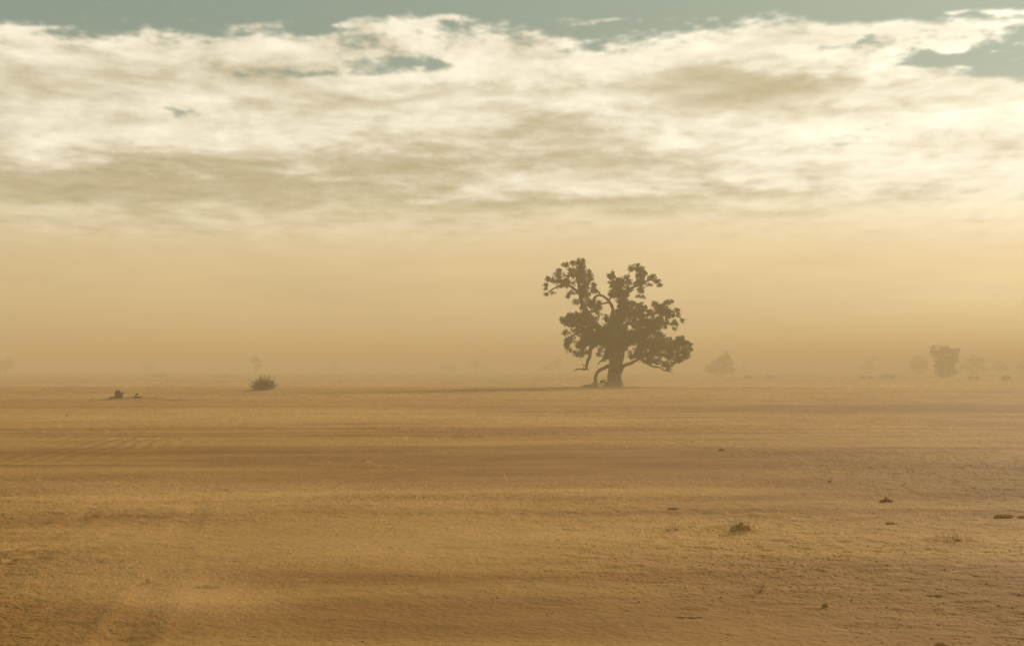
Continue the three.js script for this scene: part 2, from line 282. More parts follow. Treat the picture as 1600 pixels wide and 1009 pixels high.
{
  // one sheet to the horizon: rings that grow with distance, spokes finer where the plain lies open in front
  const rings = [0, 0.6, 1.2, 2, 3, 4, 5, 6, 7, 7.8]; let r = 8.4;
  while (r < 5200) { rings.push(r); r += clamp(0.5 * r * r / (EYE * FOCAL) * 1.56, 0.018, 0.05 * r); }
  const spokes = []; for (let i = 0; i <= 1150; i++) spokes.push(rad(-24 + 48 * i / 1150));
  for (let i = 1; i < 120; i++) spokes.push(rad(24 + 312 * i / 120));
  const R = rings.length, S = spokes.length, pos = new Float32Array(R * (S + 1) * 3), col = new Float32Array(R * (S + 1) * 3), uv = new Float32Array(R * (S + 1) * 2), idx = new Uint32Array((R - 1) * S * 6), o = [0, 0, 0];
  for (let i = 0; i < R; i++) for (let j = 0; j <= S; j++) {
    const a = spokes[j % S], n = i * (S + 1) + j, x = rings[i] * Math.sin(a), z = -rings[i] * Math.cos(a);
    pos[n * 3] = x; pos[n * 3 + 1] = ground(x, z); pos[n * 3 + 2] = z; uv[n * 2] = x; uv[n * 2 + 1] = z;
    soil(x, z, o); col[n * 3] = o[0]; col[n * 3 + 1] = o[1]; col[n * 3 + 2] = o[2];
  }
  let q = 0;
  for (let i = 0; i < R - 1; i++) for (let j = 0; j < S; j++) { const a = i * (S + 1) + j, b = a + S + 1; idx[q++] = a; idx[q++] = a + 1; idx[q++] = b; idx[q++] = b; idx[q++] = a + 1; idx[q++] = b + 1; }
  const g = new THREE.BufferGeometry();
  g.setAttribute('position', new THREE.BufferAttribute(pos, 3)); g.setAttribute('color', new THREE.BufferAttribute(col, 3)); g.setAttribute('uv', new THREE.BufferAttribute(uv, 2));
  g.setIndex(new THREE.BufferAttribute(idx, 1)); g.computeVertexNormals();
  const nrm = g.attributes.normal; if (nrm.getY(5000) < 0) { for (let i = 0; i < idx.length; i += 3) { const t = idx[i]; idx[i] = idx[i + 1]; idx[i + 1] = t; } g.computeVertexNormals(); }
  const grain = tileTexture(1024, (u, v) => { const a = tnoise(u, v, 90, 110, 5), b = tnoise(u, v, 260, 300, 21), c = tnoise(u, v, 22, 30, 40); const w = 0.80 + 0.10 * a + 0.14 * b + 0.06 * c - (a > 0.86 && b > 0.5 ? 0.22 : 0); return [w, w * 0.985, w * 0.96]; });
  grain.repeat.set(1 / 2.9, 1 / 2.9);
  const pit = tileTexture(1024, (u, v) => 0.45 * tnoise(u, v, 37, 45, 2) + 0.35 * tnoise(u, v, 110, 130, 12) + 0.2 * tnoise(u, v, 300, 300, 33));
  pit.repeat.set(1 / 2.3, 1 / 2.3);
  const m = new THREE.MeshPhysicalMaterial({ name: 'dry soil', vertexColors: true, map: grain, bumpMap: pit, bumpScale: 0.006, roughness: 0.95, specularIntensity: 0.05 });
  const o3 = new THREE.Mesh(g, m); o3.name = 'ground'; o3.receiveShadow = true; o3.castShadow = true; o3.userData.kind = 'structure';
  tag(o3, 'bare dusty orange brown plain streaked with blown sand', 'ground'); scene.add(o3);
}
function seatAt(x, y) {                                                  // where the line of sight through a pixel meets the ground
  const d = pixelRay(x, y), p = new THREE.Vector3(); let t = 5;
  for (; t < 1500; t += 0.004 * t) { p.copy(d).multiplyScalar(t); p.y += EYE; if (p.y <= ground(p.x, p.z)) break; }
  p.y = ground(p.x, p.z);
  return p;
}
function standAt(x, distance) { const a = Math.atan((x - CX) / FOCAL), p = new THREE.Vector3(Math.tan(a) * distance, 0, -distance); p.y = ground(p.x, p.z); return p; }

// ------------------------------------------------------------------ the great tree
{
  const D = 167, U = D / FOCAL / 4.2036, base = standAt(959.6, D);       // U: metres per unit of the outline below (x right of and y down from the crown's top left)
  const X0 = 545, Y0 = 908, bend = (x, y) => 2.6 * noise(x / 130 + 3, y / 130 + 8) * clamp(Math.hypot(x - 555, y - 640) / 260, 0, 1);
  const P = (x, y, r, dz = 0) => [(x - X0) * U, (Y0 - y) * U, bend(x, y) + dz, r * U];
  const tree = thing('savanna_tree', 'huge gnarled lone tree with thick trunk and ragged dark crown standing on the dusty plain', 'tree', base);
  part('trunk', limb([P(544, 935, 74), P(545, 905, 60), P(547, 870, 50), P(550, 820, 45), P(556, 760, 45), P(560, 700, 52), P(556, 640, 62), P(552, 580, 62), P(552, 520, 48), P(560, 470, 30)], { sides: 20, perMetre: 4, knob: 0.10, flare: 0.06 }), M.bark, tree);
  const L = [
    [[535, 640, 36], [500, 570, 33], [455, 528, 27], [410, 490, 24], [375, 445, 22], [352, 395, 19], [338, 340, 15], [328, 290, 13], [318, 235, 11], [312, 190, 8], [318, 140, 5], [322, 95, 2]],
    [[330, 300, 12], [300, 275, 9], [268, 250, 8], [235, 240, 7], [200, 243, 6], [160, 258, 5], [125, 275, 3.5], [98, 296, 1.5]],
    [[235, 240, 6], [215, 210, 4], [180, 190, 3], [150, 165, 1.5]], [[312, 195, 6], [285, 160, 4], [250, 120, 3], [225, 105, 1.5]], [[338, 330, 7], [360, 280, 5], [380, 220, 4], [385, 165, 2]],
    [[515, 570, 26], [518, 500, 18], [528, 450, 13], [536, 405, 11], [531, 368, 10], [514, 335, 9], [488, 310, 8], [462, 300, 8], [436, 305, 8], [415, 330, 8], [395, 365, 6], [390, 400, 3]],
    [[524, 352, 7], [503, 351, 6], [478, 356, 6], [455, 366, 6], [432, 385, 4], [418, 415, 2]], [[516, 336, 6], [528, 322, 5], [534, 300, 3], [540, 270, 2]],
    [[560, 560, 40], [578, 480, 30], [592, 420, 24], [600, 370, 20], [596, 320, 16], [575, 270, 11], [548, 220, 7], [530, 165, 2]],
    [[600, 345, 14], [625, 300, 11], [650, 268, 9], [685, 245, 8], [725, 228, 7], [780, 208, 5], [830, 220, 3], [855, 235, 1.5]], [[680, 248, 7], [700, 200, 6], [705, 150, 4], [690, 112, 1.5]], [[630, 295, 7], [640, 240, 5], [645, 190, 3], [660, 120, 1.5]], [[715, 232, 5], [718, 280, 3], [705, 325, 1.5]],
    [[575, 500, 26], [620, 440, 18], [670, 430, 12], [720, 440, 11], [780, 432, 9], [840, 415, 7], [890, 380, 4], [930, 350, 2]], [[840, 415, 6], [900, 430, 5], [950, 445, 3], [990, 470, 1.5]], [[640, 435, 8], [690, 395, 6], [740, 375, 3], [770, 390, 1.5]], [[700, 438, 8], [780, 470, 7], [860, 490, 5], [935, 500, 2]],
    [[590, 640, 34], [640, 610, 22], [700, 600, 15], [770, 620, 12], [850, 640, 9], [930, 640, 7], [1010, 630, 2]], [[770, 620, 9], [830, 680, 7], [900, 720, 5], [960, 740, 2]], [[640, 600, 14], [690, 560, 11], [760, 530, 8], [850, 555, 3]],
    [[578, 800, 26], [600, 774, 13], [625, 762, 11], [655, 752, 10], [688, 735, 9], [720, 722, 9], [755, 745, 7], [790, 768, 6], [815, 778, 5], [840, 778, 5], [858, 790, 4.5], [878, 800, 4], [905, 805, 3], [945, 818, 1.2]], [[815, 778, 3], [822, 768, 2], [835, 760, 1.2]],
    [[530, 640, 34], [480, 605, 24], [430, 610, 18], [400, 640, 14], [386, 680, 12], [382, 710, 11], [370, 735, 10], [364, 765, 9], [360, 788, 8], [345, 794, 6], [325, 790, 5], [305, 792, 4], [290, 799, 3], [275, 802, 1.2]],
    [[366, 770, 5], [352, 768, 4], [340, 764, 3], [332, 752, 1.2]], [[362, 785, 6], [373, 792, 4], [376, 803, 1.5]], [[310, 792, 3], [300, 787, 2], [290, 790, 1]], [[345, 775, 3], [343, 785, 3], [348, 794, 3]],
    [[525, 775, 30], [505, 772, 14], [480, 785, 12], [455, 798, 11], [438, 815, 11], [430, 840, 12], [428, 870, 12], [428, 912, 15]], [[430, 895, 12], [410, 893, 9], [398, 905, 9], [375, 912, 6]],
    [[520, 580, 24], [440, 560, 18], [370, 545, 14], [310, 510, 10], [260, 485, 7], [205, 472, 2]], [[370, 545, 10], [300, 555, 7], [255, 590, 6], [235, 640, 2]], [[420, 612, 10], [370, 630, 8], [330, 660, 6], [295, 700, 2]], [[380, 450, 12], [330, 440, 8], [280, 445, 5], [240, 450, 2]],
    [[515, 680, 18], [490, 705, 9], [465, 735, 5], [448, 748, 4], [440, 768, 1.5]], [[500, 480, 10], [485, 460, 6], [480, 445, 2]],
  ];
  for (const pts of L) part('limb', limb(pts.map((p) => P(...p)), { sides: 9, perMetre: 5, knob: 0.16 }), M.bark, tree);
  // openings of the crown through which the sky shows: [x, y, radius x, radius y]
  const GAP = [[484, 478, 16, 26], [500, 395, 28, 28], [487, 330, 22, 14], [645, 517, 17, 22], [655, 598, 12, 8], [645, 662, 12, 18], [628, 715, 8, 30], [312, 590, 20, 20], [470, 612, 11, 14], [905, 545, 45, 22], [560, 370, 12, 35], [668, 300, 20, 26], [775, 300, 40, 40], [455, 230, 34, 60], [590, 140, 26, 45], [340, 232, 6, 7], [255, 325, 0.1, 0.1], [215, 290, 22, 30], [410, 725, 30, 60], [420, 665, 12, 22], [275, 205, 12, 9], [245, 150, 11, 9], [298, 135, 11, 7], [655, 192, 7, 12], [600, 258, 9, 9], [800, 395, 10, 8], [480, 665, 7, 20], [560, 430, 5, 3], [740, 455, 14, 5], [830, 590, 6, 6], [920, 395, 14, 12], [725, 430, 9, 4], [625, 425, 6, 4], [440, 520, 8, 8], [370, 265, 10, 8], [210, 265, 18, 10]];
  const keep = (x, y) => { const a = x / U + X0, b = Y0 - y / U; for (const [gx, gy, rx, ry] of GAP) { const u = (a - gx) / rx, v = (b - gy) / ry; if (u * u + v * v < 0.8) return false; } return true; };
  // masses of leaves, bough by bough: [x, y, half width, half height, fullness]
  const BOUGH = [
    [[325, 95, 32, 24, 1], [272, 95, 18, 14, .9], [225, 106, 24, 14, .95], [185, 140, 16, 13, .8], [265, 145, 28, 26, .8], [175, 165, 28, 15, .8], [115, 195, 17, 9, 1], [160, 212, 38, 18, .9], [98, 235, 12, 12, .9], [98, 262, 10, 8, .7], [100, 298, 12, 10, 1], [140, 292, 28, 12, .35], [235, 215, 32, 28, .85], [332, 150, 32, 46, 1], [346, 195, 42, 42, 1], [384, 165, 14, 20, 1], [400, 200, 12, 9, .5], [350, 248, 28, 32, 1], [282, 215, 24, 24, .5], [242, 312, 11, 15, 1], [272, 288, 30, 14, .6], [302, 342, 23, 26, .65], [205, 250, 40, 10, .6], [300, 150, 52, 52, .55], [210, 180, 40, 28, .5], [340, 270, 30, 30, .7]],
    [[365, 290, 26, 20, .65], [416, 245, 16, 20, 1], [440, 277, 18, 15, .95], [405, 275, 20, 14, .8], [395, 358, 36, 32, 1.1], [440, 387, 26, 20, 1], [450, 350, 18, 14, .8], [380, 305, 28, 22, .7], [415, 412, 25, 14, .8], [445, 432, 18, 10, .7], [418, 460, 24, 18, .75], [490, 456, 20, 18, 1], [330, 395, 12, 20, .4]],
    [[310, 440, 42, 24, .75], [255, 452, 30, 22, .8], [203, 470, 15, 15, 1], [240, 488, 34, 22, .85], [300, 490, 42, 28, .9], [350, 485, 32, 45, .9], [372, 530, 46, 32, .85], [300, 530, 38, 26, .8], [235, 545, 24, 12, .6], [224, 556, 13, 16, .8], [252, 600, 22, 24, .9], [240, 630, 19, 24, 1], [278, 595, 14, 22, .4], [330, 632, 32, 32, 1.1], [372, 600, 46, 38, 1], [390, 560, 42, 34, .95], [290, 692, 24, 20, .75], [332, 690, 16, 24, .9], [360, 680, 14, 18, .5], [430, 618, 46, 32, .9], [255, 665, 20, 12, .3], [280, 470, 56, 30, .7], [345, 565, 40, 36, .8], [400, 590, 46, 40, .9]],
    [[460, 575, 46, 38, 1], [445, 690, 13, 15, .8], [468, 660, 22, 26, .6], [492, 705, 18, 30, .9], [482, 640, 22, 28, .6], [560, 520, 70, 70, 1], [560, 600, 76, 66, 1], [520, 560, 58, 58, 1], [620, 560, 48, 58, 1], [570, 450, 42, 36, 1], [606, 635, 40, 36, 1], [530, 650, 40, 36, 1], [520, 500, 30, 40, .8]],
    [[530, 175, 24, 26, 1], [585, 207, 32, 18, .95], [530, 230, 20, 24, .75], [560, 262, 28, 28, .95], [520, 292, 9, 18, .6], [545, 302, 26, 22, 1], [594, 310, 42, 36, 1.1], [602, 232, 24, 18, .8], [612, 362, 42, 32, 1.1], [570, 345, 14, 14, .4], [590, 410, 34, 26, 1], [560, 220, 30, 30, .8], [580, 270, 34, 30, .9]],
    [[660, 130, 16, 20, .85], [700, 130, 32, 22, 1], [720, 175, 33, 33, 1.1], [640, 180, 13, 18, .85], [655, 217, 18, 22, .7], [715, 226, 38, 20, 1], [785, 193, 24, 18, 1.1], [825, 214, 24, 16, 1], [845, 243, 14, 9, .8], [780, 240, 18, 12, .5], [715, 272, 23, 23, .85], [702, 312, 20, 12, .6], [735, 322, 9, 10, .4], [660, 280, 9, 12, .4], [640, 265, 14, 14, .6]],
    [[665, 360, 13, 13, .9], [702, 388, 50, 30, .95], [750, 388, 20, 16, .7], [642, 400, 32, 26, .75], [810, 360, 16, 14, 1], [852, 386, 50, 26, 1], [908, 350, 34, 12, .85], [950, 405, 18, 13, .6], [900, 425, 46, 26, 1], [790, 418, 34, 20, .8], [960, 438, 22, 20, .6], [985, 472, 13, 7, .6], [930, 490, 26, 17, .75], [850, 470, 56, 32, 1], [770, 480, 56, 32, 1], [720, 500, 46, 28, 1], [800, 530, 46, 26, 1], [855, 562, 22, 22, .9], [680, 452, 46, 26, .95], [700, 560, 56, 36, 1], [938, 525, 9, 16, .5], [760, 560, 60, 28, .9], [830, 508, 52, 24, .9], [690, 420, 56, 22, .8], [872, 404, 50, 22, .9], [660, 480, 34, 26, .8]],
    [[880, 612, 42, 26, 1], [970, 610, 32, 36, 1.05], [1018, 650, 30, 44, 1.1], [950, 660, 66, 50, 1.1], [870, 670, 66, 50, 1.1], [800, 642, 56, 42, 1], [742, 622, 46, 46, 1], [770, 700, 64, 36, 1.05], [682, 612, 32, 22, .75], [702, 692, 28, 26, .9], [660, 708, 16, 16, .85], [648, 680, 12, 16, .6], [830, 738, 46, 20, .8], [900, 758, 42, 22, .85], [978, 728, 38, 22, .95], [780, 742, 36, 12, .7], [905, 787, 18, 11, .7], [1020, 705, 24, 18, .8], [820, 600, 50, 26, .9], [720, 660, 46, 26, .9]],
  ];
  for (const masses of BOUGH) {
    const g = new Leaves(0.18), sprays = [];
    for (const [x, y, w, h, full] of masses) {
      for (let i = 0; i < 4; i++) { const q = rnd() * 6.283, l = rr(0.6, 1.15), tx = x + w * l * Math.cos(q), ty = y + h * l * Math.sin(q); sprays.push(limb([P(x, y, 1.8), P(lerp(x, tx, .5) + rr(-4, 4), lerp(y, ty, .5) + rr(-4, 4), 1.3), P(tx, ty, 0.6, rr(-.3, .3))], { sides: 3, perMetre: 5, knob: 0.1 })); }
      const a = 1.04 * w * U, b = 1.04 * h * U, area = Math.PI * a * b;
      g.cloud((x - X0) * U, (Y0 - y) * U, bend(x, y), a * 0.9, b * 0.9, 0.25 + 0.9 * Math.sqrt(a * b), Math.ceil(area * 85 * full * full) + 8, 0.17, 9, keep);
    }
    part('foliage', g.geometry(), M.leaf, tree, 'stuff');
    part('twigs', mergeGeometries(sprays), M.bark, tree, 'stuff');
  }
  // a fallen log and a sprig of scrub by its foot
  const log = thing('fallen_log', 'fallen log lying against the left foot of the great tree', 'log', standAt(921, D - 1.2));
  part('log', limb([[-0.95, 0.08, 0, 0.09], [-0.3, 0.14, 0.1, 0.16], [0.4, 0.16, 0.05, 0.18], [0.95, 0.14, -0.1, 0.15]], { sides: 9, perMetre: 6, knob: 0.25 }), M.deadwood, log);
  part('branch_stub', limb([[0.2, 0.2, 0.05, 0.07], [0.28, 0.42, 0.1, 0.06], [0.5, 0.56, 0.12, 0.03]], { sides: 6, perMetre: 8 }), M.deadwood, log);
  const sprig = thing('scrub_sprig', 'small leafy sprig growing beside the great trunk, left', 'shrub', standAt(941, D - 1.5));
  const sg = new Leaves(0.15); sg.cloud(0, 0.55, 0, 0.45, 0.4, 0.4, 22, 0.16, 14);
  part('foliage', sg.geometry(), M.leaf, sprig, 'stuff');
  part('stem', limb([[0, -0.05, 0, 0.03], [0.05, 0.4, 0, 0.02], [0.1, 0.8, 0.05, 0.008]], { sides: 5, perMetre: 6 }), M.bark, sprig);
}

// ------------------------------------------------------------------ trees and scrub far off in the dust
// each: pixel column, distance, and its outline as masses [x, y, half width, half height, fullness] in picture pixels from its foot
function farTree(name, label, category, px, distance, masses, stems, group) {
  const at = standAt(px, distance), u = distance / FOCAL, t = thing(name, label, category, at, 0, group);
  const g = new Leaves(clamp(0.9 * u, 0.2, 0.9));
  for (const [x, y, w, h, full = 1] of masses) g.cloud(x * u, y * u, 0.6 * w * u * noise(x + px, y), w * u * 0.88, h * u * 0.88, Math.sqrt(w * h) * u * 0.8, Math.ceil(w * h * 4 * full) + 3, 1.6 * u, 11);
  part('crown', g.geometry(), M.leaf, t, 'stuff');
  for (const s of stems) part('trunk', limb(s.map(([x, y, r]) => [x * u, y * u, 0.3 * u * Math.sin(x), r * u]), { sides: 7, perMetre: 0.8 / u, knob: 0.12 }), M.bark, t);
  return t;
}
farTree('far_tree', 'tall vase shaped tree fading in dust at the far right', 'tree', 1478, 560,
  [[-8, 42, 13, 7], [3, 43, 9, 5], [14, 38, 8, 8, .9], [-20, 45, 4, 5], [-12, 36, 11, 7], [4, 33, 14, 9, 1.2], [15, 30, 7, 7], [-8, 25, 10, 8, 1.2], [8, 22, 11, 8, 1.2], [-2, 16, 16, 9, 1.1], [-8, 9, 11, 6, .9], [9, 10, 10, 7, .9], [0, 5, 15, 5, .9], [-21, 39, 3, 4, .8], [20, 41, 3, 4, .8]], [[[-3, -1, 2.5], [-3, 12, 2], [-9, 26, 1.3], [-14, 40, .6]], [[3, -1, 2.3], [5, 14, 1.8], [12, 30, 1], [15, 40, .5]]]);
farTree('far_tree', 'rounded faint tree just left of the tall vase shaped tree', 'tree', 1436, 800, [[0, 21, 13, 8, .8], [-6, 14, 8, 7, .8], [7, 13, 8, 8, .8], [0, 8, 13, 6, .8]], [[[0, -1, 1.6], [0, 10, 1.2], [2, 20, .6]]]);
farTree('far_tree', 'faint broad tree with peaked top right of the tall vase shaped tree', 'tree', 1520, 790, [[4, 26, 7, 5, .8], [-4, 20, 11, 6, .8], [9, 16, 11, 6, .8], [-13, 10, 8, 6, .7], [2, 9, 16, 6, .8], [20, 8, 6, 4, .6], [14, 22, 5, 4, .7]], [[[0, -1, 1.6], [1, 12, 1.2], [3, 24, .5]]]);
farTree('far_tree', 'pale low rounded tree second from the right edge', 'tree', 1563, 860, [[0, 15, 10, 5, .7], [-6, 10, 8, 5, .7], [8, 9, 8, 5, .6]], [[[0, -1, 1.4], [0, 12, .8]]]);
farTree('far_tree', 'barely visible tree cut by the right edge of the picture', 'tree', 1600, 900, [[0, 14, 9, 5, .6], [-4, 8, 9, 5, .6], [6, 9, 8, 6, .6]], [[[0, -1, 1.4], [0, 12, .8]]]);
farTree('far_tree', 'hazy spreading tree with pointed top just right of the great tree', 'tree', 1126, 640, [[9, 33, 3.5, 6], [6, 27, 10, 5], [-4, 22, 13, 5, .9], [12, 21, 9, 5, .9], [-12, 15, 12, 5, .9], [4, 14, 18, 6], [-18, 9, 6, 5, .7], [14, 9, 10, 6, .9], [-5, 7, 16, 5, .9]], [[[2, -1, 2], [2, 10, 1.5], [7, 24, .8]]]);
farTree('far_tree', 'very small faint tree between the spreading tree and the gap at right', 'tree', 1163, 950, [[0, 15, 5, 4, .6], [1, 9, 4, 4, .5]], [[[0, -1, .9], [0, 12, .5]]]);
farTree('far_tree', 'faint lopsided tree alone in the haze right of centre', 'tree', 1356, 900, [[5, 18, 7, 4, .7], [-3, 13, 9, 4, .7], [-10, 9, 6, 4, .5], [5, 8, 10, 4, .6]], [[[0, -1, 1.2], [1, 10, .9], [4, 17, .4]]]);
farTree('far_tree', 'dim slanting tree behind the great tree, left of its trunk', 'tree', 864, 880, [[8, 20, 5, 4, .7], [2, 15, 8, 4, .7], [-8, 9, 9, 4, .6], [8, 10, 8, 4, .6], [-14, 6, 5, 3, .5]], [[[0, -1, 1.2], [2, 10, .8], [7, 18, .4]]]);
farTree('far_tree', 'flat topped far tree standing above the twiggy bush', 'tree', 399, 760, [[-2, 24, 7, 4], [4, 21, 7, 3.5], [-4, 19, 4, 3, .7], [5, 15, 6, 4, .7], [3, 9, 4, 4, .4]], [[[0, -1, 1.1], [0, 11, .9], [-1, 20, .5]]]);
farTree('far_tree', 'dim jagged tree at the left edge of the picture', 'tree', 8, 780, [[3, 23, 3, 4, .9], [-5, 18, 7, 5, .8], [8, 17, 7, 4, .8], [0, 12, 16, 5, .8], [-10, 10, 8, 5, .7]], [[[0, -1, 1.6], [1, 10, 1.2], [3, 20, .5]]]);
farTree('far_tree', 'faint small tree between the left edge and the twiggy bush', 'tree', 231, 960, [[-5, 14, 5, 3, .5], [5, 15, 5, 3, .5], [0, 9, 8, 4, .45]], [[[0, -1, .9], [0, 12, .5]]]);
farTree('far_tree', 'faint far tree with a thin peak, midway to the great tree', 'tree', 742, 980, [[1, 21, 2.5, 4, .7], [0, 15, 6, 4, .6], [-6, 10, 8, 4, .5], [6, 10, 7, 4, .5]], [[[0, -1, 1], [1, 16, .5]]]);
farTree('far_tree', 'long faint tree clump left of the thin peaked tree', 'tree', 700, 1000, [[-8, 13, 7, 4, .5], [6, 12, 9, 4, .5], [0, 8, 14, 4, .45]], [[[0, -1, 1], [1, 11, .5]]]);
farTree('far_tree', 'faintest tree, alone in the haze left of centre', 'tree', 522, 1050, [[0, 13, 7, 4, .5], [-5, 9, 6, 4, .4], [6, 9, 6, 4, .4]], [[[0, -1, 1], [1, 11, .5]]]);
const scrub = (label, px, d, w, h, f = .3) => farTree('low_shrub', label, 'shrub', px, d, [[0, h * .6, w * .35, h * .4, f], [-w * .25, h * .35, w * .28, h * .35, f], [w * .27, h * .35, w * .25, h * .33, f]], [[[0, -1, .5], [1, h * .5, .3]]]);
scrub('low peaked shrub in haze right of the two dead stumps', 250, 520, 28, 9); scrub('low shrub hugging the ground under the far lopsided tree', 1352, 455, 26, 7); scrub('wide low shrub right of the shrub under the lopsided tree', 1388, 465, 30, 8);
scrub('low shrub in front of the faint peaked tree at right', 1523, 440, 20, 7); scrub('low pointed shrub near the right edge of the plain', 1572, 430, 18, 8); scrub('small low shrub right of the spreading tree', 1168, 480, 14, 7); scrub('thin low shrub in the open haze right of the great tree', 1203, 500, 14, 6, .3);
scrub('faint low shrub beside the right of the twiggy bush', 345, 520, 26, 5, .3);
{
  const p = standAt(1357, 270), t = thing('dead_sapling', 'thin bare sapling with two short twigs, far out at right', 'sapling', p);
  part('stem', limb([[0, -0.1, 0, 0.07], [0.1, 0.7, 0, 0.06], [0.35, 1.3, 0, 0.03]], { sides: 6, perMetre: 4 }), M.deadwood, t);
  part('twig', limb([[0.1, 0.65, 0, 0.05], [-0.15, 1.0, 0.1, 0.025]], { sides: 5, perMetre: 4 }), M.deadwood, t); part('twig', limb([[0.2, 0.95, 0, 0.05], [0.6, 1.15, -0.1, 0.02]], { sides: 5, perMetre: 4 }), M.deadwood, t);
}

// ------------------------------------------------------------------ the dead bush on its hummock
{
  const at = seatAt(412, 610), u = -at.z / FOCAL, t = thing('twiggy_bush', 'dome of dry bare twigs on a low hummock, left of centre', 'bush', at);
  const inner = [], outer = [];
  for (let i = 0; i < 620; i++) {
    const a = rnd() * 6.283, lean = Math.acos(1 - rnd() * 0.98), len = (i < 420 ? rr(11, 17) : rr(15, 23)) * u, s = Math.sin(lean), ox = gauss() * 3.2 * u, oz = gauss() * 3.2 * u;
    const dx = s * Math.cos(a) * 1.05, dz = s * Math.sin(a) * 1.05, dy = Math.max(Math.cos(lean), 0.06), k = rr(0.1, 0.35), bx = rr(-.12, .12), bz = rr(-.12, .12);
    const up = (i >= 420 && dy > 0.75) ? rr(1.0, 1.3) : 1; if (i >= 420 && dy < 0.35 && dx > -0.2) continue;
    (i < 420 ? inner : outer).push(limb([[ox, -0.08, oz, 0.03], [ox + dx * len * 0.5 + bx, dy * len * 0.5 * up + k * 0.2, oz + dz * len * 0.5 + bz, 0.026], [ox + dx * len, dy * len * up, oz + dz * len, 0.014]], { sides: 3, perMetre: 2.5, knob: 0 }));
    if (i % 2) { const q = rr(.45, .75); (i < 420 ? inner : outer).push(limb([[ox + dx * len * q, dy * len * q, oz + dz * len * q, 0.014], [ox + dx * len * .95 + rr(-.22, .22), dy * len * .95 + rr(0, .2), oz + dz * len * .95 + rr(-.22, .22), 0.006]], { sides: 3, perMetre: 2.5, knob: 0 })); }
  }
  part('twig_mass', mergeGeometries(inner), M.twig, t, 'stuff');
  part('outer_twigs', mergeGeometries(outer), M.twig, t, 'stuff');
}
// ------------------------------------------------------------------ two dead stumps on a sandy hump at the left
{
  const at = seatAt(185, 622.5), u = -at.z / FOCAL, t = thing('dead_stump', 'broken dead stump with jagged upright snags, larger of two at left', 'stump', at);
  const body = limb([[0, -0.12, 0, 6.6 * u], [0, 2 * u, 0, 6.4 * u], [0, 5 * u, 0, 6.1 * u], [-0.3 * u, 7.3 * u, 0, 5.6 * u]], { sides: 14, perMetre: 14, knob: 0.14, flare: 0.15 });
  part('stump', body, M.deadwood, t);
  for (const [x, z, h, lean, r] of [[-5, 0, 11.4, -.3, 1.5], [-2.2, 1.5, 13.8, .2, 1.9], [-3.4, -1.5, 11.5, 0, 1.8], [0.7, 0.5, 12.9, .6, 1.5], [-0.6, -2, 10.5, .3, 1.9], [2.6, -1, 8.6, .4, 1.6], [5.4, 0.4, 10.2, -.3, 1.0], [4.6, 1, 8, .5, 1.2]])
    part('snag', limb([[x * u, 4 * u, z * u, r * u], [(x + lean * .5) * u, (4 + h) / 2 * u + .5 * u, z * u, r * .85 * u], [(x + lean) * u, h * u, z * u, .35 * u]], { sides: 6, perMetre: 12, knob: 0.3 }), M.deadwood, t);
  part('side_branch', limb([[5 * u, 6.5 * u, 0, 1 * u], [7.2 * u, 8 * u, .5 * u, .9 * u], [8.2 * u, 6.6 * u, .8 * u, 1.3 * u], [9 * u, 6.2 * u, .9 * u, .4 * u]], { sides: 6, perMetre: 12, knob: 0.3 }), M.deadwood, t);
  part('root', limb([[-3 * u, 1 * u, .5 * u, 1.7 * u], [-8 * u, .6 * u, 1 * u, 1.5 * u], [-13 * u, -.3 * u, 1.4 * u, 1.2 * u], [-17 * u, -1.8 * u, 1.8 * u, .6 * u]], { sides: 7, perMetre: 10, knob: 0.25 }), M.deadwood, t);
  const b = seatAt(213, 622.5), s = thing('dead_branch', 'low dead branch with hunched knob beside the jagged stump', 'branch', b);
  part('branch', limb([[-7.5 * u, -.2 * u, 0, .6 * u], [-4 * u, 1.3 * u, 0, 1.0 * u], [0, 1.1 * u, .5 * u, 1.2 * u], [4 * u, .8 * u, 0, 1.2 * u], [7.4 * u, 1.6 * u, 0, .8 * u]], { sides: 7, perMetre: 10, knob: 0.25 }), M.deadwood, s);
  part('knob', limb([[-2.2 * u, 1.3 * u, 0, 1.3 * u], [-1 * u, 4 * u, 0, 1.4 * u], [.8 * u, 5.4 * u, .2 * u, 1.5 * u], [2.6 * u, 4.8 * u, .2 * u, .5 * u]], { sides: 7, perMetre: 12, knob: 0.3 }), M.deadwood, s);
  part('twig', limb([[7 * u, 1.6 * u, 0, .6 * u], [7.6 * u, 3.2 * u, 0, .3 * u]], { sides: 5, perMetre: 10 }), M.deadwood, s);
}

// ------------------------------------------------------------------ clods, tufts and stones on the near plain
function lump(w, h, d, s) {                                              // a crumbly clod, flat underneath
  const g = new THREE.IcosahedronGeometry(1, 4), p = g.attributes.position, v = new THREE.Vector3();
  for (let i = 0; i < p.count; i++) { v.fromBufferAttribute(p, i); const q = 1 + 0.30 * noise(v.x * 1.7 + s, v.y * 1.7 + v.z * 1.3 + s) + 0.16 * noise(v.x * 4 + s, v.z * 4 + v.y * 3) + 0.08 * noise(v.x * 9 - s, v.z * 9 + v.y * 7); p.setXYZ(i, v.x * q * w / 2, Math.max(v.y * q, -0.35) * h * 0.8, v.z * q * d / 2); }
  g.computeVertexNormals();
  return g;
}
function stalks(n, w, h, rnd0 = 0.003) {
  const list = [];
  for (let i = 0; i < n; i++) { const x = gauss() * w * 0.28, z = gauss() * w * 0.28, l = h * rr(0.5, 1.1), lx = rr(-.8, .8) * l, lz = rr(-.6, .6) * l; list.push(limb([[x, -0.02, z, rnd0], [x + lx * .4, l * .6, z + lz * .4, rnd0 * .8], [x + lx, l, z + lz, rnd0 * .4]], { sides: 3, perMetre: 10, knob: 0 })); }
  return mergeGeometries(list);
}
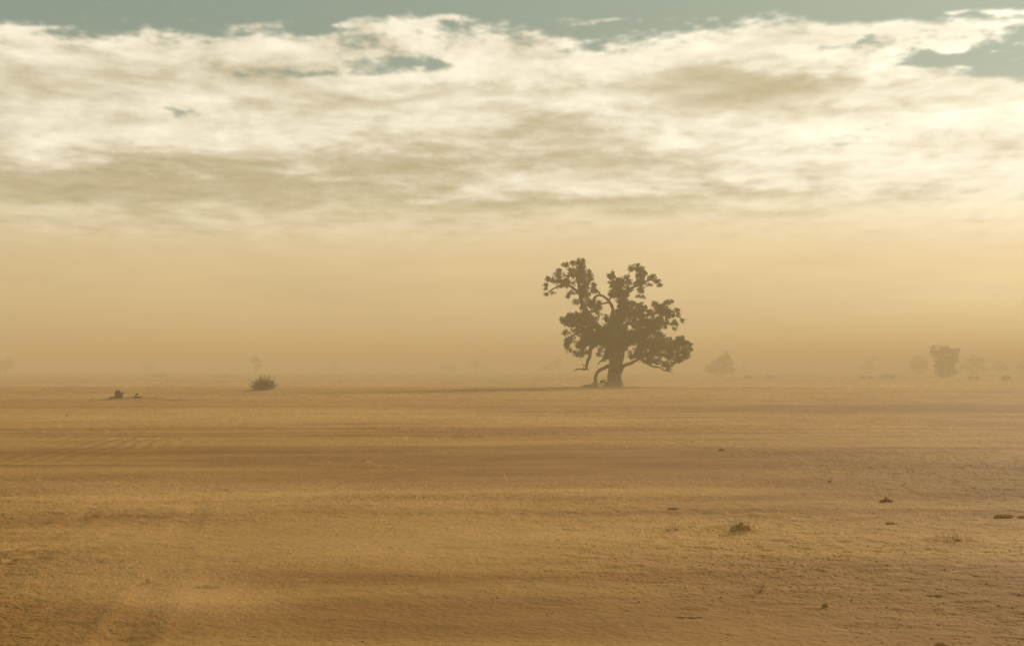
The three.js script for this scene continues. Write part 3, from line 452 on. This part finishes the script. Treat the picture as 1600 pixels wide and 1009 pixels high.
function clod(name, label, category, x, y, w, h, pieces, grass) {
  const at = seatAt(x, y), u = -at.z / FOCAL, t = thing(name, label, category, at);
  pieces.forEach(([px, pw, ph, dz = 0], i) => { const m = part(category === 'stone' ? 'stone' : 'clod', lump(pw * w * u, ph * h * u, pw * w * u * 0.9, x + i * 7), M.clod, t); m.position.set(px * w * u, 0, dz * w * u); });
  if (grass) part('dry_stalks', stalks(grass[0], w * u, grass[1] * u, 0.0014 + 0.00018 * -at.z / 10), M.twig, t, 'stuff');
}
clod('soil_clod', 'largest dark clod with dry stalks on a sandy hump, right of centre', 'clod', 1157, 829, 34, 13, [[0, .55, .8], [-.28, .4, .5, .1], [.3, .35, .55, .1], [.08, .3, 1, -.1]], [26, 17]);
clod('soil_clod', 'dark flat clod close to the right edge', 'clod', 1570, 809, 28, 9, [[-.1, .7, .75], [.28, .4, .6, .1], [-.4, .3, .5]], [8, 10]);
clod('soil_clod', 'small dark clod cut by the right edge', 'clod', 1598, 810, 14, 6, [[0, .8, .8], [-.4, .4, .6]]);
clod('soil_clod', 'peaked small clod up the plain left of the right edge', 'clod', 1386, 784, 20, 9, [[0, .5, 1], [-.3, .45, .5], [.32, .4, .45]], [10, 10]);
clod('soil_clod', 'low flat clod left of and beyond the largest clod', 'clod', 1051, 796, 20, 5, [[0, .7, .8], [.3, .4, .6]]);
clod('grass_tuft', 'wispy dry grass tuft just left of the largest clod', 'grass tuft', 1056, 829, 30, 10, [[0, .35, .25]], [40, 11]);
clod('grass_tuft', 'low hump topped by dry stalks below the right edge clod', 'grass tuft', 1490, 845, 52, 5, [[.15, .22, .45]], [50, 12]);
clod('soil_clod', 'thin low clod between the peaked clod and the humped stalks', 'clod', 1393, 818, 20, 4, [[0, .8, .7], [.4, .35, .5]]);
clod('soil_clod', 'tiny dark clod far up the plain below the great tree', 'clod', 1127, 704, 10, 4, [[0, .8, .9], [.4, .4, .5]]);
clod('soil_clod', 'tiny lone clod below the dead stumps at left', 'clod', 103, 650, 6, 4, [[0, .8, 1], [.3, .5, .7]]);
clod('grass_tuft', 'tiny upright tuft beyond the peaked clod at right', 'grass tuft', 1297, 754, 9, 7, [[0, .5, .4]], [10, 9]);
clod('stone', 'small dark stone in the dark crust at lower left', 'stone', 231, 912, 10, 8, [[0, 1, 1]]);
clod('soil_clod', 'broken crust heap in the lower left foreground', 'clod', 322, 919, 40, 6, [[-.3, .35, .5], [.05, .4, .7], [.38, .3, .55], [.2, .2, .8, .2]]);
clod('soil_clod', 'dark clod cut by the bottom edge of the picture', 'clod', 1471, 1010, 24, 7, [[0, .8, .9], [.3, .5, .6]]);
clod('stone', 'reddish stone in the lower right foreground', 'stone', 1290, 949, 9, 6, [[0, 1, 1]]);
clod('grass_tuft', 'dry tuft left of the reddish stone in the foreground', 'grass tuft', 1189, 926, 12, 12, [[0, .4, .3]], [14, 13]);
clod('soil_clod', 'wide low clod in front at lower right', 'clod', 1075, 966, 42, 4, [[-.2, .5, .7], [.22, .5, .6], [.4, .3, .5]]);
clod('soil_clod', 'flattened clod right of the reddish stone', 'clod', 1460, 931, 34, 4, [[-.2, .5, .6], [.2, .5, .8]]);
{
  // loose crumbs and chips of crust strewn over the plain
  const g = new THREE.IcosahedronGeometry(1, 0), p = g.attributes.position;
  for (let i = 0; i < p.count; i++) { const x = p.getX(i), y = p.getY(i), z = p.getZ(i), q = 1 + 0.35 * noise(x * 2 + 3, y * 2 + z); p.setXYZ(i, x * q, y * q * 0.55, z * q); }
  g.computeVertexNormals();
  const N = 70000, m = new THREE.InstancedMesh(g, M.clod, N), q = new THREE.Object3D(), c = new THREE.Color();
  for (let i = 0; i < N;) {
    const r = 9 + 75 * Math.pow(rnd(), 1.7), a = rad(rr(-23.5, 23.5)), x = r * Math.sin(a), z = -r * Math.cos(a), k = rough(x, z), dense = k * (0.4 + 0.6 * sstep(-0.1, 0.5, noise(x * 0.5 + 9, z * 0.4)));
    if (rnd() > dense) continue;
    const s = 0.0025 + 0.009 * Math.pow(rnd(), 4) + (rnd() < 0.002 ? 0.012 : 0);
    q.position.set(x, ground(x, z) + s * 0.15, z); q.rotation.set(rr(-.3, .3), rnd() * 6.28, rr(-.3, .3)); q.scale.set(s * rr(.8, 1.6), s * rr(.7, 1.1), s * rr(.8, 1.4)); q.updateMatrix();
    m.setMatrixAt(i, q.matrix); const t = rr(0.8, 2.2); m.setColorAt(i, c.setRGB(t, t * rr(.96, 1.08), t * rr(.95, 1.2))); i++;
  }
  m.name = 'crust_crumbs'; m.castShadow = m.receiveShadow = true;
  tag(m, 'small crumbs of dry crust strewn over the bare plain', 'crumbs', null, 'stuff'); scene.add(m);
}

{
  // sand blown low over the plain: thin flecks of dust in drifting bands [x, y, half width, half depth (picture pixels), share hidden, height in metres]
  const BANDS = [[280, 782, 420, 24, .22, .22], [700, 800, 330, 30, .12, .2], [450, 652, 620, 12, .2, .3], [1200, 668, 430, 11, .16, .3], [180, 880, 200, 60, .13, .15], [300, 950, 120, 40, .12, .12], [1000, 770, 260, 16, .12, .2], [1100, 838, 380, 24, .09, .15], [550, 880, 260, 24, .10, .15], [1480, 700, 220, 16, .07, .25],
    [400, 622, 700, 8, .22, .4], [1250, 622, 600, 8, .2, .4], [900, 607, 900, 4, .3, .8], [300, 607, 500, 4, .22, .7], [1480, 607, 400, 4, .25, .8], [950, 606, 120, 3, .3, 1.1]];
  const g = new THREE.BufferGeometry();                                  // a fleck: two bent facets
  g.setAttribute('position', new THREE.Float32BufferAttribute([-.5, 0, 0, 0, .12, -.5, 0, .12, .5, .5, 0, .1, 0, .12, .5, 0, .12, -.5], 3)); g.computeVertexNormals();
  const m = new THREE.MeshPhysicalMaterial({ name: 'airborne sand', color: new THREE.Color().setRGB(0.80, 0.545, 0.27), roughness: 1, specularIntensity: 0, transmission: 0.5, thickness: 0, side: THREE.DoubleSide, transparent: true, opacity: 0.14, depthWrite: false });
  const mats = [], q = new THREE.Object3D();
  for (const [x, y, w, h, share, tall] of BANDS) {
    const z0 = EYE * FOCAL / (y - HORIZON), more = y > 640 ? 1.45 : 1.1, size0 = 1.5 * z0 / FOCAL, n = Math.round(more * share * Math.PI * w * h * 2 / (0.5 * 1.5 * 1.5 * 0.5 * 0.14));
    for (let i = 0; i < n; i++) {
      const px = x + gauss() * w * 0.62, py = Math.max(HORIZON + 26.5, y + gauss() * h * 0.62), [gx, gz] = flatAt(px, py);
      const wisp = 0.55 + 0.9 * noise(gx * 0.12 + gz * 0.02 + 3, gz * 0.55 + 8) + 0.5 * noise(gx * 0.4, gz * 1.7);
      if (rnd() > wisp) continue;
      const s = size0 * rr(0.5, 1.3);
      q.position.set(gx, ground(gx, gz) + 0.01 + tall * -Math.log(1 - 0.98 * rnd()) * 0.5, gz); q.rotation.set(rnd() * 6.28, rnd() * 6.28, rnd() * 6.28); q.scale.setScalar(s); q.updateMatrix();
      for (let e = 0; e < 16; e++) mats.push(q.matrix.elements[e]);
    }
  }
  const o = new THREE.InstancedMesh(g, m, mats.length / 16); o.instanceMatrix.array.set(mats);
  o.name = 'blowing_dust'; o.castShadow = o.receiveShadow = true; tag(o, 'pale veils of sand blown low across the plain', 'dust', null, 'stuff'); scene.add(o);
}

renderer.render(scene, camera);
